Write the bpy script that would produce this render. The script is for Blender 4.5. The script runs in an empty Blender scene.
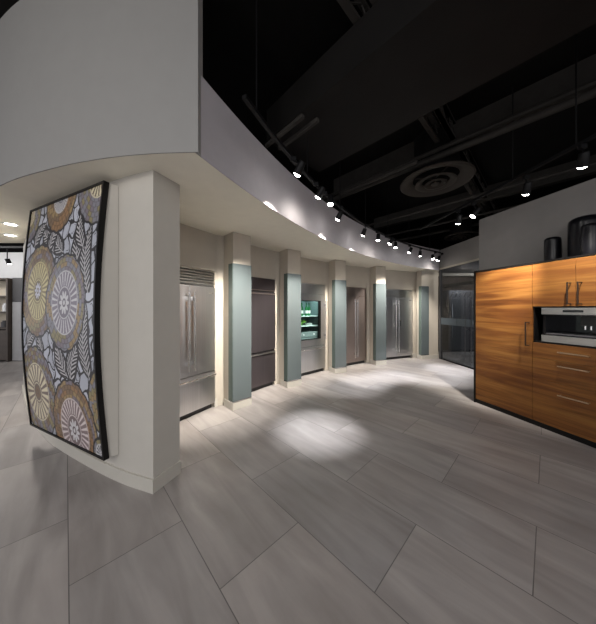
import bpy, bmesh, math, random
import numpy as np
from mathutils import Vector, Matrix
from mathutils.geometry import tessellate_polygon
random.seed(7)
PI = math.pi
sc = bpy.context.scene
COL = sc.collection

# ------------------------------------------------------------------ constants
CAMH = 1.55
SOF = 2.72                     # underside of the low soffit ceiling
FASTOP = 3.35
CEIL = 4.3
C1 = Vector((6.553, -1.217)); R1 = 9.33      # arc of the refrigerator wall
C2 = Vector((9.07, -2.06));   R2 = 10.57     # arc of the soffit edge

def ray_arc(ratio, C, R):
    d = Vector((ratio, 1)).normalized(); b = -d.dot(C)
    return d * (-b + math.sqrt(b*b - (C.dot(C) - R*R)))
def ang(p, C=C1): return math.atan2(p.y - C.y, p.x - C.x)
def pol(a, r, C=C1): return Vector((C.x + r*math.cos(a), C.y + r*math.sin(a)))

# ------------------------------------------------------------------ materials
def new_mat(name):
    m = bpy.data.materials.new(name); m.use_nodes = True
    nt = m.node_tree; b = nt.nodes['Principled BSDF']
    return m, nt, b
def N(nt, t, **kw):
    n = nt.nodes.new(t)
    for k, v in kw.items(): setattr(n, k, v)
    return n
def L(nt, a, b): nt.links.new(a, b)
def ramp(nt, stops):
    r = N(nt, 'ShaderNodeValToRGB'); e = r.color_ramp.elements
    while len(e) < len(stops): e.new(0.5)
    for i, (p, c) in enumerate(stops):
        e[i].position = p; e[i].color = (*c, 1)
    return r
def plain(name, col, rough=.5, metal=0., var=.06, scale=8., bump=0., bscale=60., spec=.5):
    m, nt, b = new_mat(name)
    tc = N(nt, 'ShaderNodeTexCoord'); no = N(nt, 'ShaderNodeTexNoise')
    no.inputs['Scale'].default_value = scale; no.inputs['Detail'].default_value = 4
    L(nt, tc.outputs['Object'], no.inputs['Vector'])
    r = ramp(nt, [(.3, [c*(1-var) for c in col]), (.7, [min(1, c*(1+var)) for c in col])])
    L(nt, no.outputs['Fac'], r.inputs['Fac']); L(nt, r.outputs['Color'], b.inputs['Base Color'])
    b.inputs['Roughness'].default_value = rough; b.inputs['Metallic'].default_value = metal
    b.inputs['Specular IOR Level'].default_value = spec
    if bump:
        n2 = N(nt, 'ShaderNodeTexNoise'); n2.inputs['Scale'].default_value = bscale
        L(nt, tc.outputs['Object'], n2.inputs['Vector'])
        bp = N(nt, 'ShaderNodeBump'); bp.inputs['Strength'].default_value = bump; bp.inputs['Distance'].default_value = .003
        L(nt, n2.outputs['Fac'], bp.inputs['Height']); L(nt, bp.outputs['Normal'], b.inputs['Normal'])
    return m
def brushed(name, col, rough=.3, metal=1., horiz=False, amp=.08):
    m, nt, b = new_mat(name)
    tc = N(nt, 'ShaderNodeTexCoord'); mp = N(nt, 'ShaderNodeMapping')
    mp.inputs['Scale'].default_value = (2, 2, 220) if horiz else (220, 220, 1.2)
    no = N(nt, 'ShaderNodeTexNoise'); no.inputs['Scale'].default_value = 1; no.inputs['Detail'].default_value = 3
    L(nt, tc.outputs['Object'], mp.inputs['Vector']); L(nt, mp.outputs['Vector'], no.inputs['Vector'])
    r = ramp(nt, [(.3, [c*(1-amp) for c in col]), (.7, [min(1, c*(1+amp)) for c in col])])
    L(nt, no.outputs['Fac'], r.inputs['Fac']); L(nt, r.outputs['Color'], b.inputs['Base Color'])
    rr = N(nt, 'ShaderNodeMapRange'); rr.inputs['To Min'].default_value = rough-.05; rr.inputs['To Max'].default_value = rough+.08
    L(nt, no.outputs['Fac'], rr.inputs['Value']); L(nt, rr.outputs['Result'], b.inputs['Roughness'])
    b.inputs['Metallic'].default_value = metal
    return m
def emis(name, col, st):
    m, nt, b = new_mat(name)
    b.inputs['Base Color'].default_value = (*col, 1)
    b.inputs['Emission Color'].default_value = (*col, 1); b.inputs['Emission Strength'].default_value = st
    return m
def clear_glass(name, tint, refl=.06, rough=.02):
    m, nt, b = new_mat(name)
    nt.nodes.remove(b)
    out = nt.nodes['Material Output']
    t = N(nt, 'ShaderNodeBsdfTransparent'); t.inputs['Color'].default_value = (*tint, 1)
    g = N(nt, 'ShaderNodeBsdfGlossy'); g.inputs['Roughness'].default_value = rough
    lw = N(nt, 'ShaderNodeLayerWeight'); lw.inputs['Blend'].default_value = .5
    fr = N(nt, 'ShaderNodeMath', operation='POWER'); fr.inputs[1].default_value = 5; L(nt, lw.outputs['Facing'], fr.inputs[0])
    ad = N(nt, 'ShaderNodeMath', operation='ADD'); ad.inputs[1].default_value = refl; ad.use_clamp = True
    mx = N(nt, 'ShaderNodeMixShader')
    L(nt, fr.outputs[0], ad.inputs[0]); L(nt, ad.outputs[0], mx.inputs[0])
    L(nt, t.outputs[0], mx.inputs[1]); L(nt, g.outputs[0], mx.inputs[2]); L(nt, mx.outputs[0], out.inputs['Surface'])
    return m

def floor_mat():
    m, nt, b = new_mat('stone_tile')
    tc = N(nt, 'ShaderNodeTexCoord')
    u = Vector((-.694, .720)).normalized(); v = Vector((.720, .694)).normalized()
    P3 = Vector((.4326, 2.163))
    def dot(vec, off):
        d = N(nt, 'ShaderNodeVectorMath', operation='DOT_PRODUCT'); d.inputs[1].default_value = (vec.x, vec.y, 0)
        L(nt, tc.outputs['Object'], d.inputs[0])
        a = N(nt, 'ShaderNodeMath', operation='ADD'); a.inputs[1].default_value = off
        L(nt, d.outputs['Value'], a.inputs[0]); return a
    a = dot(u, -P3.dot(u)+.6); bb = dot(v, -P3.dot(v))
    cb = N(nt, 'ShaderNodeCombineXYZ'); L(nt, a.outputs[0], cb.inputs[0]); L(nt, bb.outputs[0], cb.inputs[1])
    br = N(nt, 'ShaderNodeTexBrick')
    br.offset = .5; br.offset_frequency = 2; br.squash = 1
    br.inputs['Scale'].default_value = 1; br.inputs['Brick Width'].default_value = 1.2; br.inputs['Row Height'].default_value = .6
    br.inputs['Mortar Size'].default_value = .0028; br.inputs['Mortar Smooth'].default_value = .2; br.inputs['Bias'].default_value = 0
    br.inputs['Color1'].default_value = (0, 0, 0, 1); br.inputs['Color2'].default_value = (1, 1, 1, 1); br.inputs['Mortar'].default_value = (.5, .5, .5, 1)
    L(nt, cb.outputs[0], br.inputs['Vector'])
    # every tile gets its own offset into the veining
    sc3 = N(nt, 'ShaderNodeVectorMath', operation='SCALE'); sc3.inputs['Scale'].default_value = 17.
    L(nt, br.outputs['Color'], sc3.inputs[0])
    ad = N(nt, 'ShaderNodeVectorMath', operation='ADD'); L(nt, cb.outputs[0], ad.inputs[0]); L(nt, sc3.outputs[0], ad.inputs[1])
    mp = N(nt, 'ShaderNodeMapping'); mp.inputs['Rotation'].default_value = (0, 0, .22); mp.inputs['Scale'].default_value = (.9, 5.5, 1)
    L(nt, ad.outputs[0], mp.inputs['Vector'])
    no = N(nt, 'ShaderNodeTexNoise'); no.inputs['Scale'].default_value = 1.3; no.inputs['Detail'].default_value = 6; no.inputs['Distortion'].default_value = .6
    L(nt, mp.outputs[0], no.inputs['Vector'])
    n2 = N(nt, 'ShaderNodeTexNoise'); n2.inputs['Scale'].default_value = 1.7; n2.inputs['Detail'].default_value = 5
    L(nt, ad.outputs[0], n2.inputs['Vector'])
    r = ramp(nt, [(.28, (.265, .25, .238)), (.5, (.335, .32, .308)), (.72, (.41, .39, .375))])
    L(nt, no.outputs['Fac'], r.inputs['Fac'])
    r2 = ramp(nt, [(.3, (.82, .80, .79)), (.7, (1.0, 1.0, 1.0))])
    L(nt, n2.outputs['Fac'], r2.inputs['Fac'])
    mu = N(nt, 'ShaderNodeMix', data_type='RGBA', blend_type='MULTIPLY'); mu.inputs[0].default_value = 1
    L(nt, r.outputs[0], mu.inputs[6]); L(nt, r2.outputs[0], mu.inputs[7])
    r3 = ramp(nt, [(0, (.86, .85, .86)), (1, (1.08, 1.04, 1.02))])
    L(nt, br.outputs['Color'], r3.inputs['Fac'])
    mu2 = N(nt, 'ShaderNodeMix', data_type='RGBA', blend_type='MULTIPLY'); mu2.inputs[0].default_value = 1
    L(nt, mu.outputs[2], mu2.inputs[6]); L(nt, r3.outputs[0], mu2.inputs[7])
    mo = N(nt, 'ShaderNodeMix', data_type='RGBA'); mo.inputs[7].default_value = (.12, .11, .105, 1)
    L(nt, br.outputs['Fac'], mo.inputs[0]); L(nt, mu2.outputs[2], mo.inputs[6])
    L(nt, mo.outputs[2], b.inputs['Base Color'])
    mr = N(nt, 'ShaderNodeMapRange'); mr.inputs['To Min'].default_value = .36; mr.inputs['To Max'].default_value = .52
    L(nt, no.outputs['Fac'], mr.inputs['Value']); L(nt, mr.outputs[0], b.inputs['Roughness'])
    b.inputs['Specular IOR Level'].default_value = .45
    bp = N(nt, 'ShaderNodeBump', invert=True); bp.inputs['Strength'].default_value = .4; bp.inputs['Distance'].default_value = .003
    L(nt, br.outputs['Fac'], bp.inputs['Height']); L(nt, bp.outputs[0], b.inputs['Normal'])
    return m
def wood_mat():
    m, nt, b = new_mat('teak_veneer')
    tc = N(nt, 'ShaderNodeTexCoord'); mp = N(nt, 'ShaderNodeMapping'); mp.inputs['Scale'].default_value = (.8, 1, 9)
    L(nt, tc.outputs['Object'], mp.inputs['Vector'])
    n1 = N(nt, 'ShaderNodeTexNoise'); n1.inputs['Scale'].default_value = 1.1; n1.inputs['Detail'].default_value = 6; n1.inputs['Distortion'].default_value = .9
    L(nt, mp.outputs[0], n1.inputs['Vector'])
    mp2 = N(nt, 'ShaderNodeMapping'); mp2.inputs['Scale'].default_value = (1.2, 1, 60)
    L(nt, tc.outputs['Object'], mp2.inputs['Vector'])
    n2 = N(nt, 'ShaderNodeTexNoise'); n2.inputs['Scale'].default_value = 1.5; n2.inputs['Detail'].default_value = 5
    L(nt, mp2.outputs[0], n2.inputs['Vector'])
    r = ramp(nt, [(.25, (.078, .025, .005)), (.42, (.135, .048, .010)), (.55, (.19, .078, .017)), (.72, (.255, .118, .029))])
    L(nt, n1.outputs['Fac'], r.inputs['Fac'])
    r2 = ramp(nt, [(.3, (.72, .68, .62)), (.65, (1, 1, 1))]); L(nt, n2.outputs['Fac'], r2.inputs['Fac'])
    mu = N(nt, 'ShaderNodeMix', data_type='RGBA', blend_type='MULTIPLY'); mu.inputs[0].default_value = 1
    L(nt, r.outputs[0], mu.inputs[6]); L(nt, r2.outputs[0], mu.inputs[7]); L(nt, mu.outputs[2], b.inputs['Base Color'])
    b.inputs['Roughness'].default_value = .45; b.inputs['Specular IOR Level'].default_value = .35
    return m
def attr_mat():
    m, nt, b = new_mat('printed_pattern')
    a = N(nt, 'ShaderNodeAttribute', attribute_name='pattern'); L(nt, a.outputs['Color'], b.inputs['Base Color'])
    b.inputs['Roughness'].default_value = .45
    return m

M = dict(
    floor=floor_mat(), wood=wood_mat(), pattern=attr_mat(),
    wall=plain('warm_wall_paint', (.48, .455, .405), .7, var=.02, bump=.05),
    cream=plain('cream_wall_paint', (.49, .445, .375), .7, var=.02, bump=.05),
    soffit=plain('soffit_paint', (.82, .785, .68), .8, var=.02),
    fascia=plain('fascia_paint', (.42, .395, .41), .65, var=.03),
    base=plain('baseboard_paint', (.50, .475, .42), .45, var=.02),
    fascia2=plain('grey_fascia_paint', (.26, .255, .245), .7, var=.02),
    grey=plain('grey_wall_paint', (.215, .203, .195), .7, var=.03, bump=.05),
    black=plain('black_deck_paint', (.004, .0037, .0035), .8, var=.2, spec=.12),
    black2=plain('black_steel_paint', (.034, .031, .028), .6, var=.15, spec=.12),
    duct=plain('dark_duct_paint', (.0085, .0078, .0074), .6, var=.15, scale=3, spec=.12),
    diff=plain('dark_bronze_paint', (.032, .027, .023), .5, var=.1, spec=.12),
    trackm=plain('black_track_metal', (.004, .004, .0045), .5, spec=.2),
    steel=brushed('brushed_steel', (.57, .57, .58), .33),
    steelh=brushed('brushed_steel_horizontal', (.60, .59, .57), .28, horiz=True),
    chrome=brushed('polished_steel', (.72, .71, .70), .16, amp=.03),
    dsteel=brushed('dark_bronze_steel', (.34, .285, .265), .44),
    dpanel=brushed('plum_grey_panel', (.11, .095, .102), .42, metal=.85),
    dark=plain('toe_kick_black', (.02, .019, .019), .6),
    inner=plain('appliance_liner', (.16, .21, .21), .5),
    glassclad=plain('sea_green_back_painted_glass', (.108, .130, .134), .16, var=.02, scale=2),
    glassedge=plain('green_glass_edge', (.10, .135, .12), .2, var=.04),
    blackframe=plain('black_lacquer', (.004, .0037, .0037), .4, spec=.25),
    handle=plain('dark_bronze_handle', (.045, .028, .018), .35, metal=.7),
    handlel=plain('brushed_bronze_handle', (.55, .42, .30), .3, metal=.9),
    ceramic=plain('black_glazed_ceramic', (.003, .003, .0045), .3, var=.3, scale=60, bump=.25, bscale=90, spec=.35),
    blackglass=plain('black_gloss', (.003, .003, .004), .08),
    bottle=plain('green_bottle_glass', (.02, .16, .05), .1, spec=.7),
    leaf=plain('lettuce_green', (.16, .40, .04), .5, var=.5, scale=30, bump=.6, bscale=25),
    shelfm=plain('frosted_shelf', (.55, .68, .66), .3),
    lens=emis('lit_lens', (1, .97, .93), 22),
    panelight=emis('lit_downlight', (1, .97, .92), 9),
    winglass=clear_glass('smoked_glass', (.62, .65, .69), .05),
    fridgeglass=clear_glass('fridge_glass', (.90, .95, .95), .025),
    frost=plain('frosted_band', (.07, .092, .11), .5),
    white=plain('white_wall_paint', (.62, .62, .62), .7, var=.02),
    darkcab=plain('charcoal_laminate', (.06, .058, .06), .45),
    palecab=plain('pale_grey_laminate', (.36, .355, .36), .5),
    brown=plain('brown_walnut', (.06, .045, .036), .5, var=.2),
    shelflit=plain('beige_shelf_back', (.66, .58, .46), .6),
    dbrown=plain('brown_interior_wall', (.11, .08, .06), .7, var=.15),
    beige=plain('beige_interior_trim', (.42, .38, .31), .6),
    darksteel=plain('smoky_steel', (.10, .10, .11), .35, metal=.5),
    cup=plain('white_porcelain', (.8, .8, .8), .3),
    badge=plain('badge_grey', (.08, .08, .08), .4),
)

# ------------------------------------------------------------------ mesh builder
class MB:
    def __init__(s): s.bm = bmesh.new()
    def box(s, x0, x1, y0, y1, z0, z1, bev=0., mat=None):
        r = bmesh.ops.create_cube(s.bm, size=1)
        vs = r['verts']
        for v in vs:
            v.co = Vector((x0+(v.co.x+.5)*(x1-x0), y0+(v.co.y+.5)*(y1-y0), z0+(v.co.z+.5)*(z1-z0)))
        if bev:
            es = list({e for v in vs for e in v.link_edges})
            rb = bmesh.ops.bevel(s.bm, geom=es, offset=bev, segments=2, affect='EDGES', profile=.6)
            vs = rb['verts']
        if mat is not None:
            for v in vs: v.co = mat @ v.co
        return s
    def cyl(s, p, q, r, seg=16, r2=None):
        p = Vector(p); q = Vector(q); d = q-p
        rot = d.to_track_quat('Z', 'Y').to_matrix().to_4x4()
        bmesh.ops.create_cone(s.bm, cap_ends=True, segments=seg, radius1=r, radius2=r if r2 is None else r2, depth=d.length,
                              matrix=Matrix.Translation((p+q)/2) @ rot)
        return s
    def lathe(s, prof, seg=40, mat=None, closed=False):
        """prof: list of (r, z)"""
        rings = []
        for r, z in prof:
            if r < 1e-6: rings.append([s.bm.verts.new((0, 0, z))])
            else: rings.append([s.bm.verts.new((r*math.cos(2*PI*i/seg), r*math.sin(2*PI*i/seg), z)) for i in range(seg)])
        pairs = list(zip(rings[:-1], rings[1:]))
        if closed: pairs.append((rings[-1], rings[0]))
        for a, b in pairs:
            for i in range(seg):
                j = (i+1) % seg
                if len(a) == 1 and len(b) == 1: continue
                if len(a) == 1: s.bm.faces.new((a[0], b[j], b[i]))
                elif len(b) == 1: s.bm.faces.new((a[i], a[j], b[0]))
                else: s.bm.faces.new((a[i], a[j], b[j], b[i]))
        if mat is not None:
            for ring in rings:
                for v in ring: v.co = mat @ v.co
        return s
    def tube(s, pts, r, seg=10):
        pts = [Vector(p) for p in pts]; rings = []
        for i, p in enumerate(pts):
            t = (pts[min(i+1, len(pts)-1)] - pts[max(i-1, 0)]).normalized()
            up = Vector((0, 0, 1)) if abs(t.z) < .9 else Vector((0, 1, 0))
            a = t.cross(up).normalized(); b = a.cross(t).normalized()
            rings.append([s.bm.verts.new(p + r*(math.cos(2*PI*k/seg)*a + math.sin(2*PI*k/seg)*b)) for k in range(seg)])
        for A, B in zip(rings[:-1], rings[1:]):
            for k in range(seg): s.bm.faces.new((A[k], A[(k+1) % seg], B[(k+1) % seg], B[k]))
        s.bm.faces.new(rings[0]); s.bm.faces.new(rings[-1][::-1])
        return s
    def strip(s, front, back, z0, z1):
        """closed solid between two plan polylines of equal length"""
        n = len(front)
        V = [[s.bm.verts.new((p[0], p[1], z)) for p in (f, b) for z in (z0, z1)] for f, b in zip(front, back)]
        for i in range(n-1):
            a, b = V[i], V[i+1]
            s.bm.faces.new((a[0], b[0], b[1], a[1])); s.bm.faces.new((a[2], a[3], b[3], b[2]))
            s.bm.faces.new((a[1], b[1], b[3], a[3])); s.bm.faces.new((a[0], a[2], b[2], b[0]))
        s.bm.faces.new((V[0][0], V[0][1], V[0][3], V[0][2])); s.bm.faces.new((V[-1][0], V[-1][2], V[-1][3], V[-1][1]))
        return s
    def poly(s, pts, z0, z1):
        """plan polygon extruded from z0 to z1 (may be concave)"""
        vb = [s.bm.verts.new((p[0], p[1], z0)) for p in pts]; vt = [s.bm.verts.new((p[0], p[1], z1)) for p in pts]
        n = len(pts)
        for i in range(n): s.bm.faces.new((vb[i], vb[(i+1) % n], vt[(i+1) % n], vt[i]))
        for tri in tessellate_polygon([[Vector((p[0], p[1], 0)) for p in pts]]):
            s.bm.faces.new([vb[i] for i in tri]); s.bm.faces.new([vt[i] for i in tri])
        return s
    def build(s, name, mat, parent=None, smooth=False, label=None):
        bmesh.ops.recalc_face_normals(s.bm, faces=s.bm.faces)
        me = bpy.data.meshes.new(name); s.bm.to_mesh(me); s.bm.free()
        if smooth:
            me.polygons.foreach_set('use_smooth', [True]*len(me.polygons))
            me.set_sharp_from_angle(angle=math.radians(38))
        me.materials.append(mat)
        o = bpy.data.objects.new(name, me); COL.objects.link(o)
        if parent is not None: o.parent = parent
        if label: o['label'] = label
        return o
def empty(name, label, cat, loc=(0, 0, 0), rz=0., group=None):
    o = bpy.data.objects.new(name, None); COL.objects.link(o); o.empty_display_size = .1
    o.location = loc; o.rotation_euler = (0, 0, rz); o['label'] = label; o['category'] = cat
    if group: o['group'] = group
    return o
def tag(o, label, cat, group=None):
    o['label'] = label; o['category'] = cat
    if group: o['group'] = group
    return o
def struct(o, label=None, cat=None):
    o['kind'] = 'structure'
    if label: o['label'] = label
    if cat: o['category'] = cat
    return o
def copy_tree(o, parent=None):
    c = o.copy(); COL.objects.link(c)
    if parent is not None: c.parent = parent
    for ch in list(o.children): copy_tree(ch, c)
    return c
def arcpts(C, R, a0, a1, n): return [pol(a0+(a1-a0)*i/n, R, C) for i in range(n+1)]

# ------------------------------------------------------------------ layout of the curved refrigerator wall
def rx(px): return (px-298)/241.
right_px = [213.9, 274.4, 324.5, 365.8, 412.2]
widths = [.914, .914, .914, .914, 1.22]
fr = []
for px, w in zip(right_px, widths):
    ar = ang(ray_arc(rx(px), C1, R1)); half = math.asin(w/2/R1)
    fr.append((ar+half, half, w))            # centre angle, half angle, width
colpx = [(233.7, 250.0), (288.8, 299.5), (336, 345.2), (377, 384.8)]
cols = []
for a, b in colpx:
    A = ray_arc(rx(a), C1, R1-.38); B = ray_arc(rx(b), C1, R1-.38)
    cols.append(((ang(A)+ang(B))/2, .315))
a_left = ang(Vector((-1.97, 2.72)))          # the wall starts hidden behind the pier
a_right = ang(Vector((4.45, 7.86)))
FH = 2.135

# ------------------------------------------------------------------ setting
fl = MB().poly([(-16, -6), (9.5, -6), (9.5, 11), (-16, 11)], -.1, 0).build('floor', M['floor'])
struct(fl, 'grey beige stone tile floor laid diagonally in half bond', 'floor')
ce = MB().poly([(-16, -1.2), (9.5, -1.2), (9.5, 11), (-16, 11)], CEIL, CEIL+.1).build('ceiling', M['black'])
struct(ce, 'black painted open ceiling deck', 'ceiling')

BUMP = .12
# curved wall with the refrigerator openings
edges = []
cur = a_left
mb = MB(); bb = MB()
def seg(a0, a1, z0, z1, m, r0=0., r1=None, lo=None, hi=None):
    n = max(2, int(abs(a1-a0)*R1/.03))
    F_, B_ = [], []
    for i in range(n+1):
        a_ = a0+(a1-a0)*i/n; rr = R1-prof(a_)
        F_.append(pol(a_, rr+r0, C1)); B_.append(pol(a_, (R1+.12) if r1 is None else rr+r1, C1))
    m.strip(F_, B_, z0, z1)
def prof(a_):
    # the wall steps gently forward around every column
    if BAYS is None: return 0.
    for lo, hi in BAYS:
        if hi <= a_ <= lo:
            t = min((lo-a_)*R1/.22, (a_-hi)*R1/.10, 1.)
            return BUMP*max(0, t)
    return 0.
BAYS = [(fr[i][0]-fr[i][1]-.006, fr[i+1][0]+fr[i+1][1]+.002) for i in range(4)]
colspan = [(a+math.asin((w/2+.01)/(R1-.2)), a-math.asin((w/2+.01)/(R1-.2))) for a, w in cols]
g = .004/R1
for a, h, w in fr + [(None, 0, 0)]:
    stop = a_right if a is None else a+h+g
    seg(cur, stop, 0, FH+.006, mb)
    # baseboard, interrupted by the columns
    parts = [(cur, stop)]
    for (c0, c1) in colspan:
        new = []
        for (p0, p1) in parts:
            if p0 > c0 and p1 < c1: new += [(p0, c0+.001), (c1-.001, p1)]
            elif p1 < c0 < p0: new += [(p0, c0+.001)]
            elif p1 < c1 < p0: new += [(c1-.001, p1)]
            else: new.append((p0, p1))
        parts = new
    for p0, p1 in parts:
        if p0-p1 > .004: seg(p0, p1, 0, .12, bb, -.015, 0.)
    if a is not None: cur = a-h-g
seg(a_left, a_right, FH+.006, SOF, mb)
struct(mb.build('wall_back', M['cream'], smooth=True), 'curved cream wall with five recessed refrigerators', 'wall')
struct(bb.build('baseboard_back', M['base'], smooth=True), 'pale baseboard along the curved refrigerator wall', 'baseboard')

# columns standing proud of the wall
clabels = ['green glass clad column nearest the camera, right of the french door refrigerator',
           'green glass clad column between the dark panelled and glass door refrigerators',
           'green glass clad column between the glass door and bronze side by side refrigerators',
           'green glass clad column left of the wide steel side by side refrigerator']
def column(a, w, label, dep=.38, cladx=None, side=.12, rot=math.radians(11)):
    p = pol(a, R1-dep); dep -= BUMP-.035
    root = empty('column', label, 'column', (p.x, p.y, 0), a-PI/2-rot, 'glass clad columns along the curved wall')
    MB().box(-w/2, w/2, 0, dep-.012, 0, SOF-.001, .004).build('shaft', M['cream'], root)
    MB().box(-w/2-.014, w/2+.014, -.014, dep-.03, 0, .115, .004).build('plinth', M['base'], root)
    x0, x1 = cladx or (-w/2-.008, w/2+.008)
    MB().box(x0, x1, -.012, -.0005, .135, 2.24, .002).build('glass_panel', M['glassclad'], root, label='sea green glass panel on the column face')
    MB().box(-w/2-.012, -w/2-.0005, 0, side, .135, 2.24, .002).build('side_glass_panel', M['glassedge'], root)
    if not cladx: MB().box(w/2+.0005, w/2+.012, 0, side, .135, 2.24, .002).build('side_glass_panel', M['glassedge'], root)
    MB().box(x0-.004, x1+.004, -.018, side, .117, .134).build('metal_edge_strip', M['chrome'], root)
    return root
for (a, w), lb in zip(cols, clabels): column(a, w, lb)
# wide end column by the glass partition
A = ray_arc(rx(421.6), C1, R1-.30); B = ray_arc(rx(438.4), C1, R1-.30)
w6 = (A-B).length
column((ang(A)+ang(B))/2, w6, 'wide end column with narrow green glass panel beside the glass partition', .30, (-w6/2-.008, -w6/2+.27), .10, 0.)

# soffit ceiling
near = [(-.747, 1.80), (-1.109, 1.818), (-1.539, 1.88), (-2.074, 2.016), (-2.83, 2.289), (-3.9, 2.85), (-5.2, 3.75), (-6.4, 4.9)]
def catmull(P, n=8):
    P = [Vector(p) for p in P]; P = [2*P[0]-P[1]] + P + [2*P[-1]-P[-2]]; out = []
    for i in range(1, len(P)-2):
        for k in range(n):
            t = k/n; p0, p1, p2, p3 = P[i-1:i+3]
            out.append(.5*((2*p1)+(-p0+p2)*t+(2*p0-5*p1+4*p2-p3)*t*t+(-p0+3*p1-3*p2+p3)*t**3))
    out.append(P[-2]); return out
nearc = catmull(near)
t0 = ang(Vector((-.747, 1.80)), C2); t1 = ang(Vector((4.33, 7.39)), C2)
inner = arcpts(C2, R2, t0, t1, 60)
outer = arcpts(C1, R1+.9, a_right, ang(Vector((-2.2, 4.2))), 30)
inner_s = arcpts(C2, R2+.006, t0, t1, 60)
sofpoly = [Vector(p) for p in inner_s] + [Vector((4.40, 7.5)), Vector((4.36, 8.9))] + outer[1:] + [Vector((-3.6, 4.3)), Vector((-6.4, 4.3))] + [p+Vector((.004, .008)) for p in nearc[::-1] if p.y < 4.2][:-1]
struct(MB().poly(sofpoly, SOF, SOF+.09).build('ceiling_soffit', M['soffit']), 'low beige soffit ceiling in front of the refrigerators', 'soffit')
def offset_poly(P, d):
    out = []
    for i, p in enumerate(P):
        t = (P[min(i+1, len(P)-1)]-P[max(i-1, 0)]).normalized()
        out.append(p + d*Vector((-t.y, t.x)))
    return out
# fascia bands (the soffit's vertical edges): curved right one, taller left one
fi = MB(); fi.strip(inner, arcpts(C2, R2+.09, t0, t1, 60), SOF+.0008, FASTOP)
struct(fi.build('trim_1', M['fascia'], smooth=True), 'tall curved grey fascia band above the refrigerator soffit', 'fascia')
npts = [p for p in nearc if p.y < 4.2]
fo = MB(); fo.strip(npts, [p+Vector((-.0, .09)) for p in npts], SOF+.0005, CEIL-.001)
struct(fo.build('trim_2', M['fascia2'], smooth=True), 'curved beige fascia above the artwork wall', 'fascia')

# curved pier wall that carries the artwork
wp = catmull([(-1.220, 2.030), (-1.56, 2.150), (-2.0, 2.350), (-2.59, 2.648), (-3.0, 2.885), (-3.9, 3.50), (-5.2, 4.56)])
def inward(P, d):   # away from the camera
    out = offset_poly(P, d)
    return out if out[0].y > P[0].y else offset_poly(P, -d)
wb = inward(wp, .31); wb[0] = Vector((-1.119, 2.280))
struct(MB().strip(wp, wb, 0, SOF-.001).build('wall_left', M['wall'], smooth=True), 'curved beige pier wall behind the framed artwork', 'wall')
bo = inward(wp, -.016) if False else [p + (p-q).normalized()*.015 for p, q in zip(wp, inward(wp, .31))]
endf = [(wp[0], bo[0])]
bm_ = MB(); bm_.strip(bo, wp, 0, .115)
d_end = (wb[0]-wp[0]).normalized(); nrm = Vector((d_end.y, -d_end.x))
bm_.strip([bo[0]+nrm*.0151, wb[0]+nrm*.015], [bo[0], wb[0]], 0, .115)
struct(bm_.build('baseboard_left', M['base'], smooth=True), 'pale baseboard around the foot of the pier wall', 'baseboard')

# grey wall on the right, behind and above the wooden cabinets
dcab = Vector((.26, -.966)).normalized(); ncab = Vector((.966, .26)).normalized()
P0 = Vector((2.945, 4.012))                      # front left floor corner of the cabinets
W0 = P0 + ncab*.64 - dcab*.43; W1 = P0 + ncab*.64 + dcab*6.5
struct(MB().strip([W0, W1], [W0+ncab*.14, W1+ncab*.14], 0, 3.24).build('wall_right', M['grey']), 'dark grey wall behind the wooden cabinets', 'wall')

# glass partition with header
G0 = Vector((4.40, 7.50)); G1 = Vector((4.56, 4.55)); gd = (G1-G0).normalized(); gn = Vector((-gd.y, gd.x))
if gn.x < 0: gn = -gn
def gp(t, o=0): return G0 + gd*t + gn*o
Lg = (G1-G0).length
struct(MB().strip([gp(0, -.03), gp(Lg, -.03)], [gp(0, .07), gp(Lg, .07)], 2.77, FASTOP).build('wall_partition_header', M['grey']), 'grey header wall above the glass partition', 'wall')
struct(MB().strip([gp(0, -.045), gp(Lg, -.045)], [gp(0, -.0305), gp(Lg, -.0305)], 2.745, 2.79).build('trim_3', M['beige']), 'thin pale trim line along the foot of the header', 'trim')
rg = Matrix.Translation((G0.x, G0.y, 0)) @ Matrix.Rotation(math.atan2(gd.y, gd.x), 4, 'Z')
gz = math.atan2(gd.y, gd.x)
def glass_leaf(name, t0_, t1_, label, bar=None):
    root = bpy.data.objects.new(name, None); COL.objects.link(root); root.location = (G0.x, G0.y, 0); root.rotation_euler = (0, 0, gz)
    struct(root, label, name.split('_')[0])
    MB().box(t0_, t1_, 0, .012, .03, 2.74).build('glass_pane', M['winglass'], root)
    MB().box(t0_, t1_, -.002, -.0005, 1.07, 1.27).build('frosted_band', M['frost'], root)
    MB().box(t0_, t1_, -.015, .03, .0, .03).build('bottom_rail', M['trackm'], root)
    if bar is not None:
        h = MB(); h.cyl((bar, -.06, .16), (bar, -.06, 1.80), .009)
        for z in (.4, 1.0, 1.6): h.cyl((bar, -.06, z), (bar, -.002, z), .008)
        h.build('door_handle', M['darksteel'], root, smooth=True)
    return root
glass_leaf('window_1', .08, .75, 'smoked glass side pane at the left of the glass partition')
glass_leaf('door_1', .76, 1.24, 'smoked glass door with long vertical bar handle', 1.15)
glass_leaf('door_2', 1.25, 2.10, 'second smoked glass door, mostly behind the wooden cabinet', 1.36)
struct(MB().box(.02, .075, -.03, .05, 0, 2.745, 0, rg).build('trim_4', M['darkcab']), 'dark slim post at the left end of the glass partition', 'trim')
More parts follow.
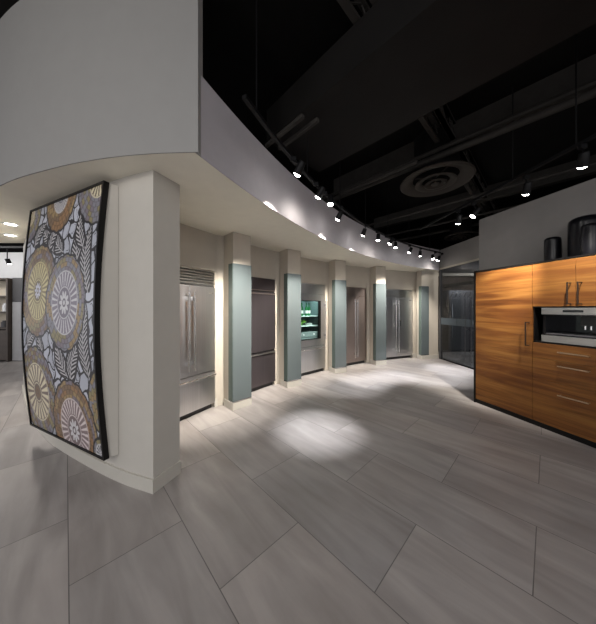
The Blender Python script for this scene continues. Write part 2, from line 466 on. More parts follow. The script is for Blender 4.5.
# the room beyond the glass
struct(MB().box(4.5, 9.4, 9.35, 9.45, 0, 2.79).build('wall_far_right', M['dbrown']), 'brown back wall of the room beyond the glass', 'wall')
struct(MB().poly([(4.50, 7.6), (4.66, 4.55), (9.4, 4.55), (9.4, 9.4), (4.5, 9.4)], 2.80, 2.86).build('ceiling_inner', M['grey']), 'grey ceiling of the room beyond the glass', 'ceiling')
struct(MB().box(4.60, 9.3, 8.45, 8.60, 2.70, 2.79).build('reflection_strip', M['beige']), 'pale strip standing in for the soffit reflection in the glass', 'trim')  # reflection of the soffit in the glass, modelled as a solid strip
bp5 = MB(); bp5.box(5.66, 5.86, 7.55, 9.3, 2.36, 2.47)
struct(bp5.build('reflection_bar', M['beige']), 'pale bar standing in for a slanting reflection in the glass', 'trim')  # slanting reflection in the glass, modelled as a solid bar
t = empty('tall_cabinet', 'black tall cabinet at the left behind the glass partition', 'cabinet', (5.08, 8.62, 0))
MB().box(0, .30, 0, .6, .0, 2.20, .004).build('body', M['darkcab'], t); MB().box(.005, .295, -.02, 0, .08, 2.19, .003).build('door', M['blackframe'], t)
t = empty('wine_cabinet', 'dark glossy appliance with louvred top behind the glass partition', 'appliance', (5.39, 8.62, 0))
MB().box(0, 1.15, 0, .6, 0.08, 2.20, .004).build('body', M['darksteel'], t)
MB().box(.01, 1.14, -.02, 0, .22, 1.92, .004).build('door', M['darksteel'], t)
MB().box(0.03, 1.12, .04, .5, 0, .08).build('toe_kick', M['dark'], t)
MB().cyl((.1, -.05, .5), (.1, -.05, 1.7), .012).build('handle', M['chrome'], t)
lv = MB()
for i in range(7):
    mt = Matrix.Translation((.12+i*.155, -.014, 2.05)) @ Matrix.Rotation(.5, 4, 'Y')
    lv.box(-.012, .012, -.006, .004, -.10, .10, 0, mt)
lv.build('louvre', M['chrome'], t)

struct(MB().box(-16, 9.5, 10.9, 11.0, 0, CEIL-.001).build('wall_far_back', M['black']), 'black wall closing the showroom behind everything', 'wall')
struct(MB().box(9.4, 9.5, -6, 10.89, 0, CEIL-.001).build('wall_far_side', M['black']), 'black wall closing the showroom on the right', 'wall')
# far left room
struct(MB().box(-15.8, -3.6, 7.50, 7.62, 0, 3.30).build('wall_far_left', M['white']), 'white wall at the far left end of the showroom', 'wall')
t = empty('storage_cabinet', 'tall storage cabinet with pale lower door and charcoal upper door', 'cabinet', (-8.42, 7.10, 0))
MB().box(0, 1.1, .02, .39, 0, 2.46).build('body', M['darkcab'], t)
MB().box(.003, 1.09, -.004, .019, .02, 1.745, .003).build('door', M['palecab'], t, label='pale grey lower door')
MB().box(.003, 1.09, -.006, .019, 1.76, 2.45, .003).build('door', M['darkcab'], t, label='charcoal upper door')
t = empty('shelf_unit', 'dark brown open shelf unit at the far left edge', 'shelf', (-9.735, 7.00, 0))
s = MB(); s.box(1.255, 1.30, 0, .45, 0, 2.44); s.box(0, .045, 0, .45, 0, 2.44); s.box(.045, 1.255, 0, .45, 2.40, 2.44)
s.build('frame', M['brown'], t)
MB().box(.045, 1.255, .42, .44, .0, 2.40).build('back_panel', M['shelflit'], t)
MB().box(.045, 1.255, 0.01, .40, .05, .92, .003).build('door', M['brown'], t)
for z in (.95, 1.42, 1.88): MB().box(.045, 1.255, .01, .42, z, z+.045, .003).build('shelf', M['brown'], t)
def jar(x, z, h, r, mat, label, cat, grp=None):
    o = MB().lathe([(0, 0), (r, 0), (r, h*.75), (r*.6, h*.85), (r*.6, h), (0, h)], 20).build('jar', mat, smooth=True)
    o.location = (-9.735+x, 7.17, z); tag(o, label, cat, grp)
jar(1.17, .996, .24, .06, M['cup'], 'white jar on the lowest shelf of the brown unit', 'jar')
jar(1.00, .996, .20, .07, M['darkcab'], 'dark jar beside the white one on the lowest shelf', 'jar')
jar(1.18, 1.466, .17, .05, M['ceramic'], 'black jar on the middle shelf of the brown unit', 'jar')
jar(1.03, 1.466, .25, .06, M['cup'], 'white jar on the middle shelf of the brown unit', 'jar')
jar(1.15, 1.926, .28, .07, M['palecab'], 'pale grey jar on the top shelf of the brown unit', 'jar')
for i, (px, y) in enumerate([(-3.97, 3.33), (-4.57, 3.83)]):
    t = empty('recessed_light', ['recessed round downlight in the soffit, nearer one', 'recessed round downlight in the soffit, farther one'][i], 'ceiling light', (px, y, SOF), 0, 'recessed downlights at the far left')
    MB().lathe([(.058, -.002), (.082, -.002), (.082, -.009), (.058, -.009)], 28, closed=True).build('trim_ring', M['cup'], t, smooth=True)
    MB().lathe([(0, -.006), (.057, -.006), (.057, -.001), (0, -.001)], 28).build('lens', M['panelight'], t)
    l = bpy.data.lights.new('downlight', 'SPOT'); l.energy = 60; l.spot_size = 1.9; l.spot_blend = .8; l.shadow_soft_size = .05; l.color = (1, .95, .88)
    lo = bpy.data.objects.new('downlight_lamp', l); COL.objects.link(lo); lo.parent = t; lo.location = (0, 0, -.03)

# ------------------------------------------------------------------ refrigerators
def vbar(root, x, z0, z1, r=.0125, off=.06, mat='chrome', y=-.03, name='handle', parent=None):
    h = MB(); h.cyl((x, y-off, z0), (x, y-off, z1), r, 18)
    for z in (z0+.10, z1-.10): h.box(x-.014, x+.014, y-off+.004, y+.001, z-.03, z+.03, .003)
    return h.build(name, M[mat], parent or root, smooth=True)
def hbar(root, x0, x1, z, r=.0125, off=.05, mat='chrome', y=-.03, parent=None):
    h = MB(); h.cyl((x0, y-off, z), (x1, y-off, z), r, 18)
    for x in (x0+.07, x1-.07): h.box(x-.02, x+.02, y-off+.004, y+.001, z-.012, z+.012, .003)
    return h.build('handle', M[mat], parent or root, smooth=True)
def fridge_root(i, label, name='refrigerator'):
    a, h, w = fr[i]; p = pol(a, R1-.012)
    return empty(name, label, 'refrigerator', (p.x, p.y, 0), a-PI/2, 'built in refrigerators along the curved wall'), w
def body(root, w, mat, toe='dark'):
    MB().box(-w/2+.003, w/2-.003, .006, .61, .075, FH-.002).build('body', M[mat], root)
    MB().box(-w/2+.02, w/2-.02, .035, .5, 0, .075).build('toe_kick', M[toe], root)
def text_obj(txt, size, mat, parent, loc):
    cu = bpy.data.curves.new('lettering', 'FONT'); cu.body = txt; cu.size = size; cu.extrude = .0008; cu.align_x = 'CENTER'; cu.align_y = 'CENTER'
    tmp = bpy.data.objects.new('lettering_curve', cu); COL.objects.link(tmp)
    dg = bpy.context.evaluated_depsgraph_get(); me = bpy.data.meshes.new_from_object(tmp.evaluated_get(dg))
    bpy.data.objects.remove(tmp)
    me.materials.clear(); me.materials.append(M[mat])
    o = bpy.data.objects.new('lettering', me); COL.objects.link(o); o.parent = parent; o.location = loc; o.rotation_euler = (PI/2, 0, 0)
    return o
D = -.03   # front of doors
# 1 french door with louvred top
r, w = fridge_root(0, 'steel french door refrigerator with louvred top and freezer drawer, beside the pier')
body(r, w, 'steel')
g_ = MB(); g_.box(-w/2, w/2, -.004, .005, 1.885, FH)
g_.build('grille_backing', M['dark'], r)
zt = 1.898
for i in range(6):
    z = zt+i*.040
    sl = MB()
    sl.box(-w/2+.006, w/2-.006, -.022, .014, -.012, .012, .003, Matrix.Translation((0, -.008, z+.014)) @ Matrix.Rotation(-.5, 4, 'X'))
    sl.build('louvre', M['steelh'], r)
for sx in (-1, 1):
    x0, x1 = (-w/2+.002, -.003) if sx < 0 else (.003, w/2-.002)
    d = MB().box(x0, x1, D, .004, .60, 1.875, .004).build('door', M['steel'], r)
    vbar(r, sx*.045, .68, 1.79, parent=d)
    if sx > 0:
        bd = MB().box(w/2-.115, w/2-.045, D-.003, D+.001, 1.775, 1.80, .001).build('badge', M['steelh'], d)
        text_obj('SUB-ZERO', .0155, 'badge', bd, (w/2-.08, D-.0036, 1.7875))
d = MB().box(-w/2+.002, w/2-.002, D, .004, .085, .585, .004).build('freezer_drawer', M['steel'], r)
hbar(r, -w/2+.03, w/2-.03, .54, parent=d)
# 2 dark panelled, single door over drawer
r, w = fridge_root(1, 'dark plum grey panelled refrigerator, single tall door over a drawer')
body(r, w, 'dark')
MB().box(-w/2+.002, w/2-.002, D+.01, .004, 1.915, FH-.003, .004).build('top_panel', M['dpanel'], r)
MB().box(-w/2+.002, w/2-.002, D+.02, .004, 1.895, 1.912, .002).build('trim_strip', M['dsteel'], r)
d = MB().box(-w/2+.002, w/2-.002, D, .004, .735, 1.865, .004).build('door', M['dpanel'], r)
MB().box(-w/2+.012, w/2-.012, D-.012, D, 1.825, 1.845, .004).build('door_trim', M['dsteel'], d)
d = MB().box(-w/2+.002, w/2-.002, D, .004, .085, .70, .004).build('freezer_drawer', M['dpanel'], r)
MB().box(-w/2+.010, w/2-.010, D-.028, D, .672, .698, .006).build('handle', M['steelh'], d, label='pale steel edge pull')
# 3 glass door
r, w = fridge_root(2, 'steel refrigerator with a lit glass door over a freezer drawer')
bs = MB(); bs.box(-w/2+.003, w/2-.003, .57, .61, .105, FH-.002); bs.box(-w/2+.003, -w/2+.03, .006, .57, .105, FH-.002); bs.box(w/2-.03, w/2-.003, .006, .57, .105, FH-.002)
bs.box(-w/2+.03, w/2-.03, .006, .57, 1.90, FH-.002); bs.box(-w/2+.03, w/2-.03, .006, .57, .105, .72); bs.box(-w/2+.003, w/2-.003, .006, .57, .076, .105)
bs.build('body', M['inner'], r)
MB().box(-w/2+.02, w/2-.02, .035, .5, 0, .105).build('toe_kick', M['dark'], r)
MB().box(-w/2+.002, w/2-.002, D+.008, .004, 1.892, FH-.003, .004).build('top_panel', M['steel'], r)
GL, GR, GB, GT = -w/2+.05, w/2-.17, .82, 1.74
df = MB(); df.box(-w/2+.002, GL, D, .004, .665, 1.885, .003); df.box(GR, w/2-.002, D, .004, .665, 1.885, .003); df.box(GL, GR, D, .004, GT, 1.885); df.box(GL, GR, D, .004, .665, GB)
d = df.build('door', M['steel'], r)
wf = MB(); wf.box(GL, GL+.02, D-.003, .003, GB, GT); wf.box(GR-.07, GR, D-.003, .003, GB, GT); wf.box(GL+.02, GR-.07, D-.003, .003, GB, GB+.02); wf.box(GL+.02, GR-.07, D-.003, .003, GT-.02, GT)
wf.build('window_frame', M['blackframe'], d)
MB().box(GL+.02, GR-.07, D+.008, D+.016, GB+.02, GT-.02).build('glass_pane', M['fridgeglass'], d)
MB().box(w/2-.115, w/2-.045, D-.003, D, 1.80, 1.825).build('badge', M['steelh'], d)
vbar(r, w/2-.05, .80, 1.74, r=.011, parent=d)
d = MB().box(-w/2+.002, w/2-.002, D, .004, .085, .65, .004).build('freezer_drawer', M['steel'], r)
hbar(r, -w/2+.03, w/2-.03, .60, parent=d, r=.01)
for z in (1.36, 1.13): MB().box(-w/2+.032, w/2-.032, .05, .56, z, z+.014).build('shelf', M['shelfm'], r)
sh = .735
for z in (.745, .875):
    dr = MB().box(-w/2+.04, w/2-.12, .045, .5, z, z+.115, .006).build('crisper_drawer', M['inner'], r, label='clear green crisper drawer')
    for x in (-.22, .12): MB().cyl((x, .03, z+.06), (x, .046, z+.06), .018).build('knob', M['cup'], dr)
lf = bpy.data.lights.new('cabinet_light', 'AREA'); lf.shape = 'RECTANGLE'; lf.size = .7; lf.size_y = .3; lf.energy = 2.6; lf.color = (.80, 1, .95)
lo = bpy.data.objects.new('interior_lamp', lf); COL.objects.link(lo); lo.parent = r; lo.location = (0, .25, 1.845)
MB().box(-.36, .36, .10, .40, 1.850, 1.899).build('interior_light_cover', M['shelfm'], r)
RM = Matrix.Translation(r.location) @ Matrix.Rotation(r.rotation_euler.z, 4, 'Z')
bl = ['green bottle on the top refrigerator shelf, leftmost', 'green bottle on the top refrigerator shelf, second from left', 'green bottle on the top refrigerator shelf, third from left', 'green bottle on the top refrigerator shelf, rightmost']
b0 = None
for i, x in enumerate((-.26, -.14, -.02, .10)):
    if b0 is None:
        b0 = MB().lathe([(0, 0), (.034, 0), (.036, .01), (.036, .17), (.030, .20), (.014, .235), (.013, .29), (.016, .292), (.016, .305), (0, .305)], 24).build('bottle', M['bottle'], smooth=True)
        MB().lathe([(.0365, .06), (.0372, .06), (.0372, .13), (.0365, .13)], 24, closed=True).build('bottle_label', M['cup'], b0, smooth=True)
        MB().lathe([(0, .3052), (.0165, .3052), (.0165, .318), (0, .318)], 16).build('cap', M['darksteel'], b0)
        o = b0
    else: o = copy_tree(b0)
    o.location = RM @ Vector((x, .16+.03*(i % 2), 1.3745)); tag(o, bl[i], 'bottle', 'green bottles in the glass door refrigerator')
# lettuce head: ruffled leaves around a core
bm = MB()
for k in range(16):
    a = k*2.4; tilt = .35+.05*k; ln = .10
    for (u0, u1) in [(0, 1)]:
        vs = []
        for i in range(5):
            row = []
            for j in range(5):
                t_ = i/4; s_ = (j-2)/2
                wv = .055*math.sin(PI*min(1, t_*.8+.15))
                rr = .02+ln*t_*math.sin(tilt+.3*t_); zz = .012+ln*t_*math.cos(tilt*.8)+.008*math.sin(9*s_+k)*t_
                row.append(bm.bm.verts.new((rr*math.cos(a)-s_*wv*math.sin(a), rr*math.sin(a)+s_*wv*math.cos(a), max(0.001, zz))))
            vs.append(row)
        for i in range(4):
            for j in range(4): bm.bm.faces.new((vs[i][j], vs[i][j+1], vs[i+1][j+1], vs[i+1][j]))
lt = bm.build('lettuce', M['leaf'], smooth=True); lt.location = RM @ Vector((-.20, .20, 1.1445)); lt.scale = (1.3, 1.3, 1.3)
tag(lt, 'leafy green lettuce on the middle refrigerator shelf', 'lettuce')
bw = MB().lathe([(0, 0), (.05, 0), (.10, .05), (.095, .05), (.05, .008), (0, .008)], 24).build('bowl', M['cup'], smooth=True)
bw.location = RM @ Vector((.10, .20, 1.1445)); tag(bw, 'small white bowl beside the lettuce behind the glass door', 'bowl')
# 4 bronze side by side
r, w = fridge_root(3, 'dark bronze steel side by side refrigerator with two long centre handles')
body(r, w, 'dsteel')
MB().box(-w/2+.002, w/2-.002, D+.01, .004, 1.90, FH-.003, .004).build('top_panel', M['dsteel'], r)
for sx in (-1, 1):
    x0, x1 = (-w/2+.002, -.003) if sx < 0 else (.003, w/2-.002)
    d = MB().box(x0, x1, D, .004, .085, 1.885, .004).build('door', M['dsteel'], r)
    vbar(r, sx*.045, .22, 1.80, parent=d)
# 5 wide steel side by side with dispenser
r, w = fridge_root(4, 'wide steel side by side refrigerator with a small dark dispenser panel')
body(r, w, 'steel')
MB().box(-w/2+.002, w/2-.002, D+.01, .004, 1.90, FH-.003, .004).build('top_panel', M['steelh'], r)
xs = -w/2+.55
d = MB().box(-w/2+.002, xs-.003, D, .004, .085, 1.885, .004).build('door', M['steel'], r)
vbar(r, xs-.05, .22, 1.80, r=.014, parent=d)
d = MB().box(xs+.003, w/2-.002, D, .004, .085, 1.885, .004).build('door', M['steel'], r)
vbar(r, xs+.05, .22, 1.80, r=.014, parent=d)
dp = MB().box(xs+.10, xs+.17, D-.006, D, .98, 1.20, .006).build('dispenser', M['blackglass'], d)
MB().box(xs+.105, xs+.165, D-.012, D-.006, .985, 1.0, .001).build('drip_tray', M['chrome'], dp)
MB().box(w/2-.16, w/2-.06, D-.003, D, 1.80, 1.825).build('badge', M['badge'], d)

# ------------------------------------------------------------------ artwork
AR = Vector((-1.68, 2.10)); AL = Vector((-3.03, 2.74)); W_ = (AR-AL).length; H_ = 2.42; ZB = .236
ra = math.atan2(AR.y-AL.y, AR.x-AL.x)
art = empty('framed_artwork', 'tall bowed panel printed with round blossoms and leaves, in a thin black frame', 'artwork', (AL.x, AL.y, ZB), ra)
def bow(z): return -.07*math.sin(PI*z/H_)
NX, NZ = 330, 536
U = (np.arange(NX+1)/NX)*W_; Z = (np.arange(NZ+1)/NZ)*H_
UU, ZZ = np.meshgrid(U, Z)           # rows by z
def hexc(*c): return np.array(c, float)
col = np.zeros(UU.shape+(3,))
rng = np.random.RandomState(4)
# petals: rounded cells divided by dark lines
gx, gz_ = np.meshgrid(np.arange(-.1, W_+.15, .125), np.arange(-.1, H_+.15, .155))
sx_ = (gx+rng.uniform(-.04, .04, gx.shape)).ravel(); sz_ = (gz_+rng.uniform(-.045, .045, gz_.shape)).ravel()
WU = UU+.016*np.sin(ZZ*31+2)+.010*np.sin(UU*43+ZZ*17); WZ = ZZ+.016*np.sin(UU*37+1)+.010*np.sin(ZZ*41-UU*23)
d1 = np.full(UU.shape, 9.); d2 = np.full(UU.shape, 9.); idx = np.zeros(UU.shape, int)
for i, (a, b) in enumerate(zip(sx_, sz_)):
    d = np.hypot(WU-a, (WZ-b)*.8)
    m = d < d1
    d2 = np.where(m, d1, np.minimum(d2, d)); idx = np.where(m, i, idx); d1 = np.where(m, d, d1)
shade = rng.uniform(.85, 1.1, len(sx_))
BLK = hexc(.020, .019, .022); PALE = hexc(.45, .47, .53)
col[:] = PALE*shade[idx][..., None]
col[((d2-d1) < .018) | (d1 > .088)] = BLK
col[(np.abs(d2-d1-.045) < .004) & (WU > sx_[idx]) & (rng.uniform(size=len(sx_)) < .5)[idx]] = BLK
WHITE = hexc(.54, .53, .54)
def leaf(cx, cz, ln, wd, an):
    """dark leaf with pale veins; base at (cx, cz), pointing at angle an"""
    ca, sa = math.cos(an), math.sin(an)
    s = (UU-cx)*ca+(ZZ-cz)*sa; t = -(UU-cx)*sa+(ZZ-cz)*ca
    t = t-.12*ln*np.sin(PI*np.clip(s/ln, 0, 1))
    k = np.clip(s/ln, 0, 1); hw = wd*np.sin(PI*k**.8)**.75
    ins = (s > 0) & (s < ln) & (np.abs(t) < hw+.02)
    col[ins] = BLK
    inn = (s > 0) & (s < ln) & (np.abs(t) < hw)
    ph = ((s-np.abs(t)*1.1)/.046) % 1
    v = inn & ((np.abs(ph-.5) < .20) & (np.abs(t) > .010) & (np.abs(t) < hw*.86))
    col[v] = WHITE*.92
    col[inn & (np.abs(t) < .005)] = WHITE
for a in [(.60, 2.02, .26, .06, 2.6), (.30, 2.05, .24, .055, 2.2), (1.15, .98, .26, .06, 2.5), (.72, .88, .26, .06, .4), (1.20, 1.66, .40, .075, 1.75), (1.36, 1.45, .60, .075, 1.6), (.86, 1.86, .36, .07, 2.3), (.66, 1.88, .30, .06, 1.9), (.55, 1.90, .30, .055, .9), (.20, 1.98, .32, .06, .8),
          (.98, .66, .40, .08, 2.1), (1.02, .62, .42, .075, 1.1), (1.36, .70, .60, .075, 1.6), (.10, .90, .26, .06, .6), (.48, .86, .22, .05, 2.0), (1.24, 1.86, .34, .06, 1.9)]:
    leaf(a[0], a[1], a[2], a[3]*1.25, a[4])
def medal(cx, cz, Ro, Rr, core, ringcols, rays, raycol, raybg, corecol, seed, nr=36, rw=.24):
    dx_ = (UU-cx)/.82; r = np.hypot(dx_, ZZ-cz); th = np.arctan2(ZZ-cz, dx_)
    lob = Ro*(1+.035*np.abs(np.sin(th*9+seed)))
    col[r < lob+.022] = BLK
    # outer speckled ring in bands of scales
    m = (r < lob) & (r >= Rr)
    nb = np.maximum(((r-Rr)/.046).astype(int), 0); ph = th*np.round((Rr+nb*.046+.02)*2*PI/.075)/(2*PI)+nb*.5+seed
    cell = np.floor(ph).astype(int)*7+nb*13; fr_ = ph % 1; rr_ = ((r-Rr)/.046) % 1
    pick = ((cell*2654435761) >> 4) % len(ringcols)
    rc = np.array(ringcols)[pick]; dark = (np.abs(fr_-.5) > .40) | (rr_ > .84)
    rc = np.where(dark[..., None], rc*.55, rc)
    col[m] = rc[m]
    # ray ring
    m = (r < Rr) & (r >= core)
    col[m] = np.array(raybg)
    ph = (th/(2*PI)*nr+seed) % 1; tt = (r-core)/(Rr-core)
    m2 = m & (np.abs(ph-.5) < rw+.06*tt) & (tt > .10) & (tt < .93)
    col[m2] = np.array(raycol)
    col[(np.abs(r-Rr) < .007)] = np.array(raycol)*.9
    # core
    m = r < core; col[m] = np.array(raybg)*.8
    pe = core*(.40+.36*np.abs(np.cos(th*5+seed))); col[(r < pe)] = np.array(corecol)
    col[(r < core*.28)] = np.array(raybg)*.6; col[(r < core*.15)] = np.array(corecol)
    col[np.abs(r-core) < .006] = np.array(raycol)*.9
GOLD = (.30, .21, .10); BRN = (.19, .125, .075); GRY = (.21, .205, .235); ORA = (.27, .155, .075); OLV = (.25, .215, .11); MAU = (.19, .16, .185)
CREAM = (.62, .56, .40); YEL = (.52, .45, .22); LAV = (.50, .50, .58)
medal(1.40, 2.50, .42, .20, .07, [GRY, OLV, GRY, MAU], 0, CREAM, (.10, .07, .05), CREAM, 1.3, 18)
medal(.70, 2.46, .36, .18, .09, [ORA, BRN, GOLD, BRN, ORA], 0, WHITE*.9, (.20, .19, .21), LAV, .7, 30)
medal(.0, 2.36, .30, .12, .06, [GRY, MAU, OLV], 0, CREAM, BRN, CREAM, .2)
medal(1.58, .50, .30, .08, .04, [GRY, OLV, GRY, GOLD], 0, CREAM, BRN, CREAM, .2)
medal(.37, 1.50, .46, .30, .115, [BRN, GOLD, OLV, BRN, MAU], 0, YEL, (.20, .155, .07), LAV, .4, 26)
medal(.94, 1.37, .44, .30, .15, [GRY, OLV, MAU, GRY, GOLD], 0, WHITE, (.20, .175, .215), WHITE, .1, 26, .15)
medal(.28, .42, .47, .31, .10, [MAU, GRY, BRN, OLV], 0, CREAM, (.19, .15, .13), BRN, .8, 20)
medal(1.00, .15, .47, .31, .15, [ORA, BRN, MAU, GOLD, BRN], 0, (.60, .53, .52), (.22, .165, .165), WHITE, .5, 28, .17)
medal(1.44, .02, .14, .10, .03, [OLV, GRY], 0, WHITE, BLK, WHITE, .5, 14)
YY = -.07*np.sin(PI*ZZ/H_)
verts = np.stack([UU, YY, ZZ], -1).reshape(-1, 3)
iz, ix = np.meshgrid(np.arange(NZ), np.arange(NX), indexing='ij')
v0 = (iz*(NX+1)+ix).ravel(); faces = np.stack([v0, v0+1, v0+NX+2, v0+NX+1], 1)
me = bpy.data.meshes.new('printed_panel'); me.vertices.add(len(verts)); me.vertices.foreach_set('co', verts.ravel())
nf = len(faces); me.loops.add(nf*4); me.loops.foreach_set('vertex_index', faces.ravel().astype(np.int32))
me.polygons.add(nf); me.polygons.foreach_set('loop_start', (np.arange(nf)*4).astype(np.int32)); me.polygons.foreach_set('use_smooth', np.ones(nf, bool))
me.update(calc_edges=True)
at = me.color_attributes.new('pattern', 'FLOAT_COLOR', 'POINT')
at.data.foreach_set('color', np.concatenate([col.reshape(-1, 3), np.ones((len(verts), 1))], 1).ravel())
me.materials.append(M['pattern'])
po = bpy.data.objects.new('printed_panel', me); COL.objects.link(po); po.parent = art
po['label'] = 'bowed sheet printed with round blossoms, grey petals and dark leaves'
# frame: bowed uprights and straight rails
fb = MB()
def bowed_box(m, x0, x1, ya, yb, z0, z1, n=24):
    V = []
    for i in range(n+1):
        z = z0+(z1-z0)*i/n; b = bow(min(max(z, 0), H_))
        V.append([m.bm.verts.new((x, b+y, z)) for x, y in ((x0, ya), (x1, ya), (x1, yb), (x0, yb))])
    for A_, B_ in zip(V[:-1], V[1:]):
        for k in range(4): m.bm.faces.new((A_[k], A_[(k+1) % 4], B_[(k+1) % 4], B_[k]))
    m.bm.faces.new(V[0]); m.bm.faces.new(V[-1])
bowed_box(fb, W_-.018, W_+.004, -.012, .030, 0, H_); bowed_box(fb, -.004, .016, -.012, .030, 0, H_)
fb.box(-.004, W_+.004, -.012, .03, -.006, .012); fb.box(-.004, W_+.004, -.012, .03, H_-.012, H_+.006)
fb.build('frame', M['blackframe'], art)
bk = MB(); bowed_box(bk, .004, W_-.004, .002, .02, .002, H_-.002); bk.build('backing_board', M['darkcab'], art)
# mounting box fills the gap between the bowed print and the curved wall
wl = [Matrix.Rotation(-ra, 4, 'Z') @ (Vector((p.x, p.y, 0))-Vector((AL.x, AL.y, 0))) for p in wp]
wl = sorted([(p.x, p.y) for p in wl])
def wally(x):
    for (xa, ya), (xb, yb) in zip(wl[:-1], wl[1:]):
        if xa <= x <= xb: return ya+(yb-ya)*(x-xa)/(xb-xa)
    return wl[-1][1]
mb = MB(); n = 16; xs_ = [.16+(W_-.008-.16)*i/n for i in range(n+1)]
# plan: front follows the frame back, rear touches the wall
rows = []
for i in range(25):
    z = H_*i/24; b = bow(z)
    rows.append([mb.bm.verts.new((x, min(b+.032, wally(x)-.004), z)) for x in xs_] + [mb.bm.verts.new((x, wally(x)-.003, z)) for x in [xs_[-1]+.035]+xs_[:-1][::-1]])
m2 = 2*(n+1)
for A_, B_ in zip(rows[:-1], rows[1:]):
    for k in range(m2): mb.bm.faces.new((A_[k], A_[(k+1) % m2], B_[(k+1) % m2], B_[k]))
mb.bm.faces.new(rows[0]); mb.bm.faces.new(rows[-1])
mb.build('mounting_box', M['wall'], art, label='beige box mount behind the print')

# ------------------------------------------------------------------ wooden cabinets on the right
rc = math.atan2(dcab.y, dcab.x)      # local x = along the front towards the camera
def cab(name, label, cat, x0):
    p = P0+dcab*x0; return empty(name, label, cat, (p.x, p.y, 0), rc)
# in this frame +y points away from the viewer (into the cabinet)
chk = Matrix.Rotation(rc, 3, 'Z') @ Vector((0, 1, 0))
SY = 1 if chk.x > 0 else -1
HT = 2.168
TOT = 1.70
t = cab('cabinet_surround', 'black frame around the wooden cabinets with a low black plinth', 'cabinet frame', 0)
m = MB(); m.box(0, .026, -.026, .62, 0, HT); m.box(.026, TOT, -.026, .62, HT-.022, HT); m.box(TOT, TOT+.026, 0, .62, 0, HT)
m.build('frame', M['blackframe'], t); MB().box(.027, TOT-.001, -.010, .62, 0, .062).build('plinth', M['blackframe'], t)
def bridge(parent, x, z0, z1, mat='handle', off=.07, lean=.0):
    m = MB(); m.cyl((x, -off-.02, z0), (x, -off-.02, z1), .008, 12)
    for z in (z0+.006, z1-.006): m.cyl((x, -.02, z), (x, -off-.02, z), .006, 10)
    return m.build('handle', M[mat], parent, smooth=True)
def bridge_h(parent, x0, x1, z, mat='handlel', off=.045):
    m = MB(); m.cyl((x0, -off-.02, z), (x1, -off-.02, z), .008, 10)
    m.cyl((x0+.01, -.02, z), (x0+.01, -off-.02, z), .005, 8); m.cyl((x1-.01, -.02, z), (x1-.01, -off-.02, z), .005, 8)
    return m.build('handle', M[mat], parent, smooth=True)
Z0, Z1 = .068, HT-.026
XD = .808
t = cab('tall_cupboard', 'tall wooden cupboard with one full height door and vertical handle', 'cupboard', 0)
MB().box(.030, XD-.002, .002, .60, Z0, Z1).build('body', M['wood'], t)
d = MB().box(.030, XD-.0025, -.020, .001, Z0, Z1, .0015).build('door', M['wood'], t)
bridge(d, XD-.035, 1.05, 1.37)
t = cab('appliance_cupboard', 'wooden cupboard unit with two upper doors and drawers around the coffee machine', 'cupboard', 0)
XE = TOT-.004
NB, NT = 1.125, 1.565          # niche bottom and top
m = MB(); m.box(XD+.001, XE, .002, .60, Z0, NB-.02); m.box(XD+.001, XE, .002, .60, NT+.012, Z1); m.build('body', M['wood'], t)
m = MB(); m.box(XD+.001, XD+.012, .002, .60, NB-.02, NT+.012); m.box(XE-.012, XE, .002, .60, NB-.02, NT+.012); m.box(XD+.012, XE-.012, .57, .60, NB-.02, NT+.012)
m.box(XD+.012, XE-.012, -.018, .57, NB-.0199, NB); m.box(XD+.012, XE-.012, -.018, .57, NT+.001, NT+.0119); m.build('niche', M['blackframe'], t)
XM = 1.232
for (a, b, hx) in ((XD+.0025, XM-.0015, XM-.04), (XM+.0015, XE, XM+.05)):
    d = MB().box(a, b, -.020, .001, NT+.014, Z1, .0015).build('door', M['wood'], t)
    bridge(d, hx, 1.60, 1.86)
for (z0, z1, hz) in ((.905, NB-.0225, 1.015), (.625, .902, .845), (Z0, .622, .49)):
    d = MB().box(XD+.0025, XE, -.020, .001, z0, z1, .0015).build('drawer', M['wood'], t)
    bridge_h(d, 1.09, 1.36, hz)
# coffee machine
t = cab('coffee_machine', 'built in steel and black coffee machine in the wooden cupboard', 'coffee machine', 0)
a, b = XD+.10, XE-.085
m = MB(); m.box(a, b, .006, .5, NT-.10, NT-.004); m.box(a, a+.03, .006, .5, NB+.1, NT-.10); m.box(b-.03, b, .006, .5, NB+.1, NT-.10); m.box(a+.03, b-.03, .3, .5, NB+.1, NT-.10); m.box(a, b, .006, .5, NB+.002, NB+.1)
m.build('housing', M['blackglass'], t)
d = MB().box(a, b, -.022, .005, NT-.088, NT-.004, .002).build('control_panel', M['steelh'], t)
MB().box(a+.21, a+.39, -.024, -.021, NT-.060, NT-.032, .001).build('display', M['blackglass'], d)
d = MB().box(a, b, -.022, .005, NB+.002, NB+.085, .002).build('lower_trim', M['steelh'], t)
MB().box(a+.03, b-.03, .01, .29, NB+.10, NB+.112).build('drip_tray', M['darksteel'], t)
m = MB(); m.box(a+.30, a+.44, .12, .29, NB+.22, NT-.105, .004); m.build('brew_head', M['dark'], t)
for x in (a+.335, a+.385): MB().cyl((x, .13, NB+.175), (x, .13, NB+.2205), .010).build('spout', M['chrome'], t)
m = MB(); m.cyl((a+.48, .16, NB+.17), (a+.48, .16, NT-.12), .006); m.cyl((a+.48, .16, NB+.25), (a+.53, .16, NB+.25), .008); m.build('steam_wand', M['chrome'], t)
MB().lathe([(0, .0), (.012, .0), (.012, .01), (0, .01)], 14, Matrix.Translation((a+.55, .115, NB+.16)) @ Matrix.Rotation(PI/2, 4, 'X')).build('indicator', M['cup'], t)
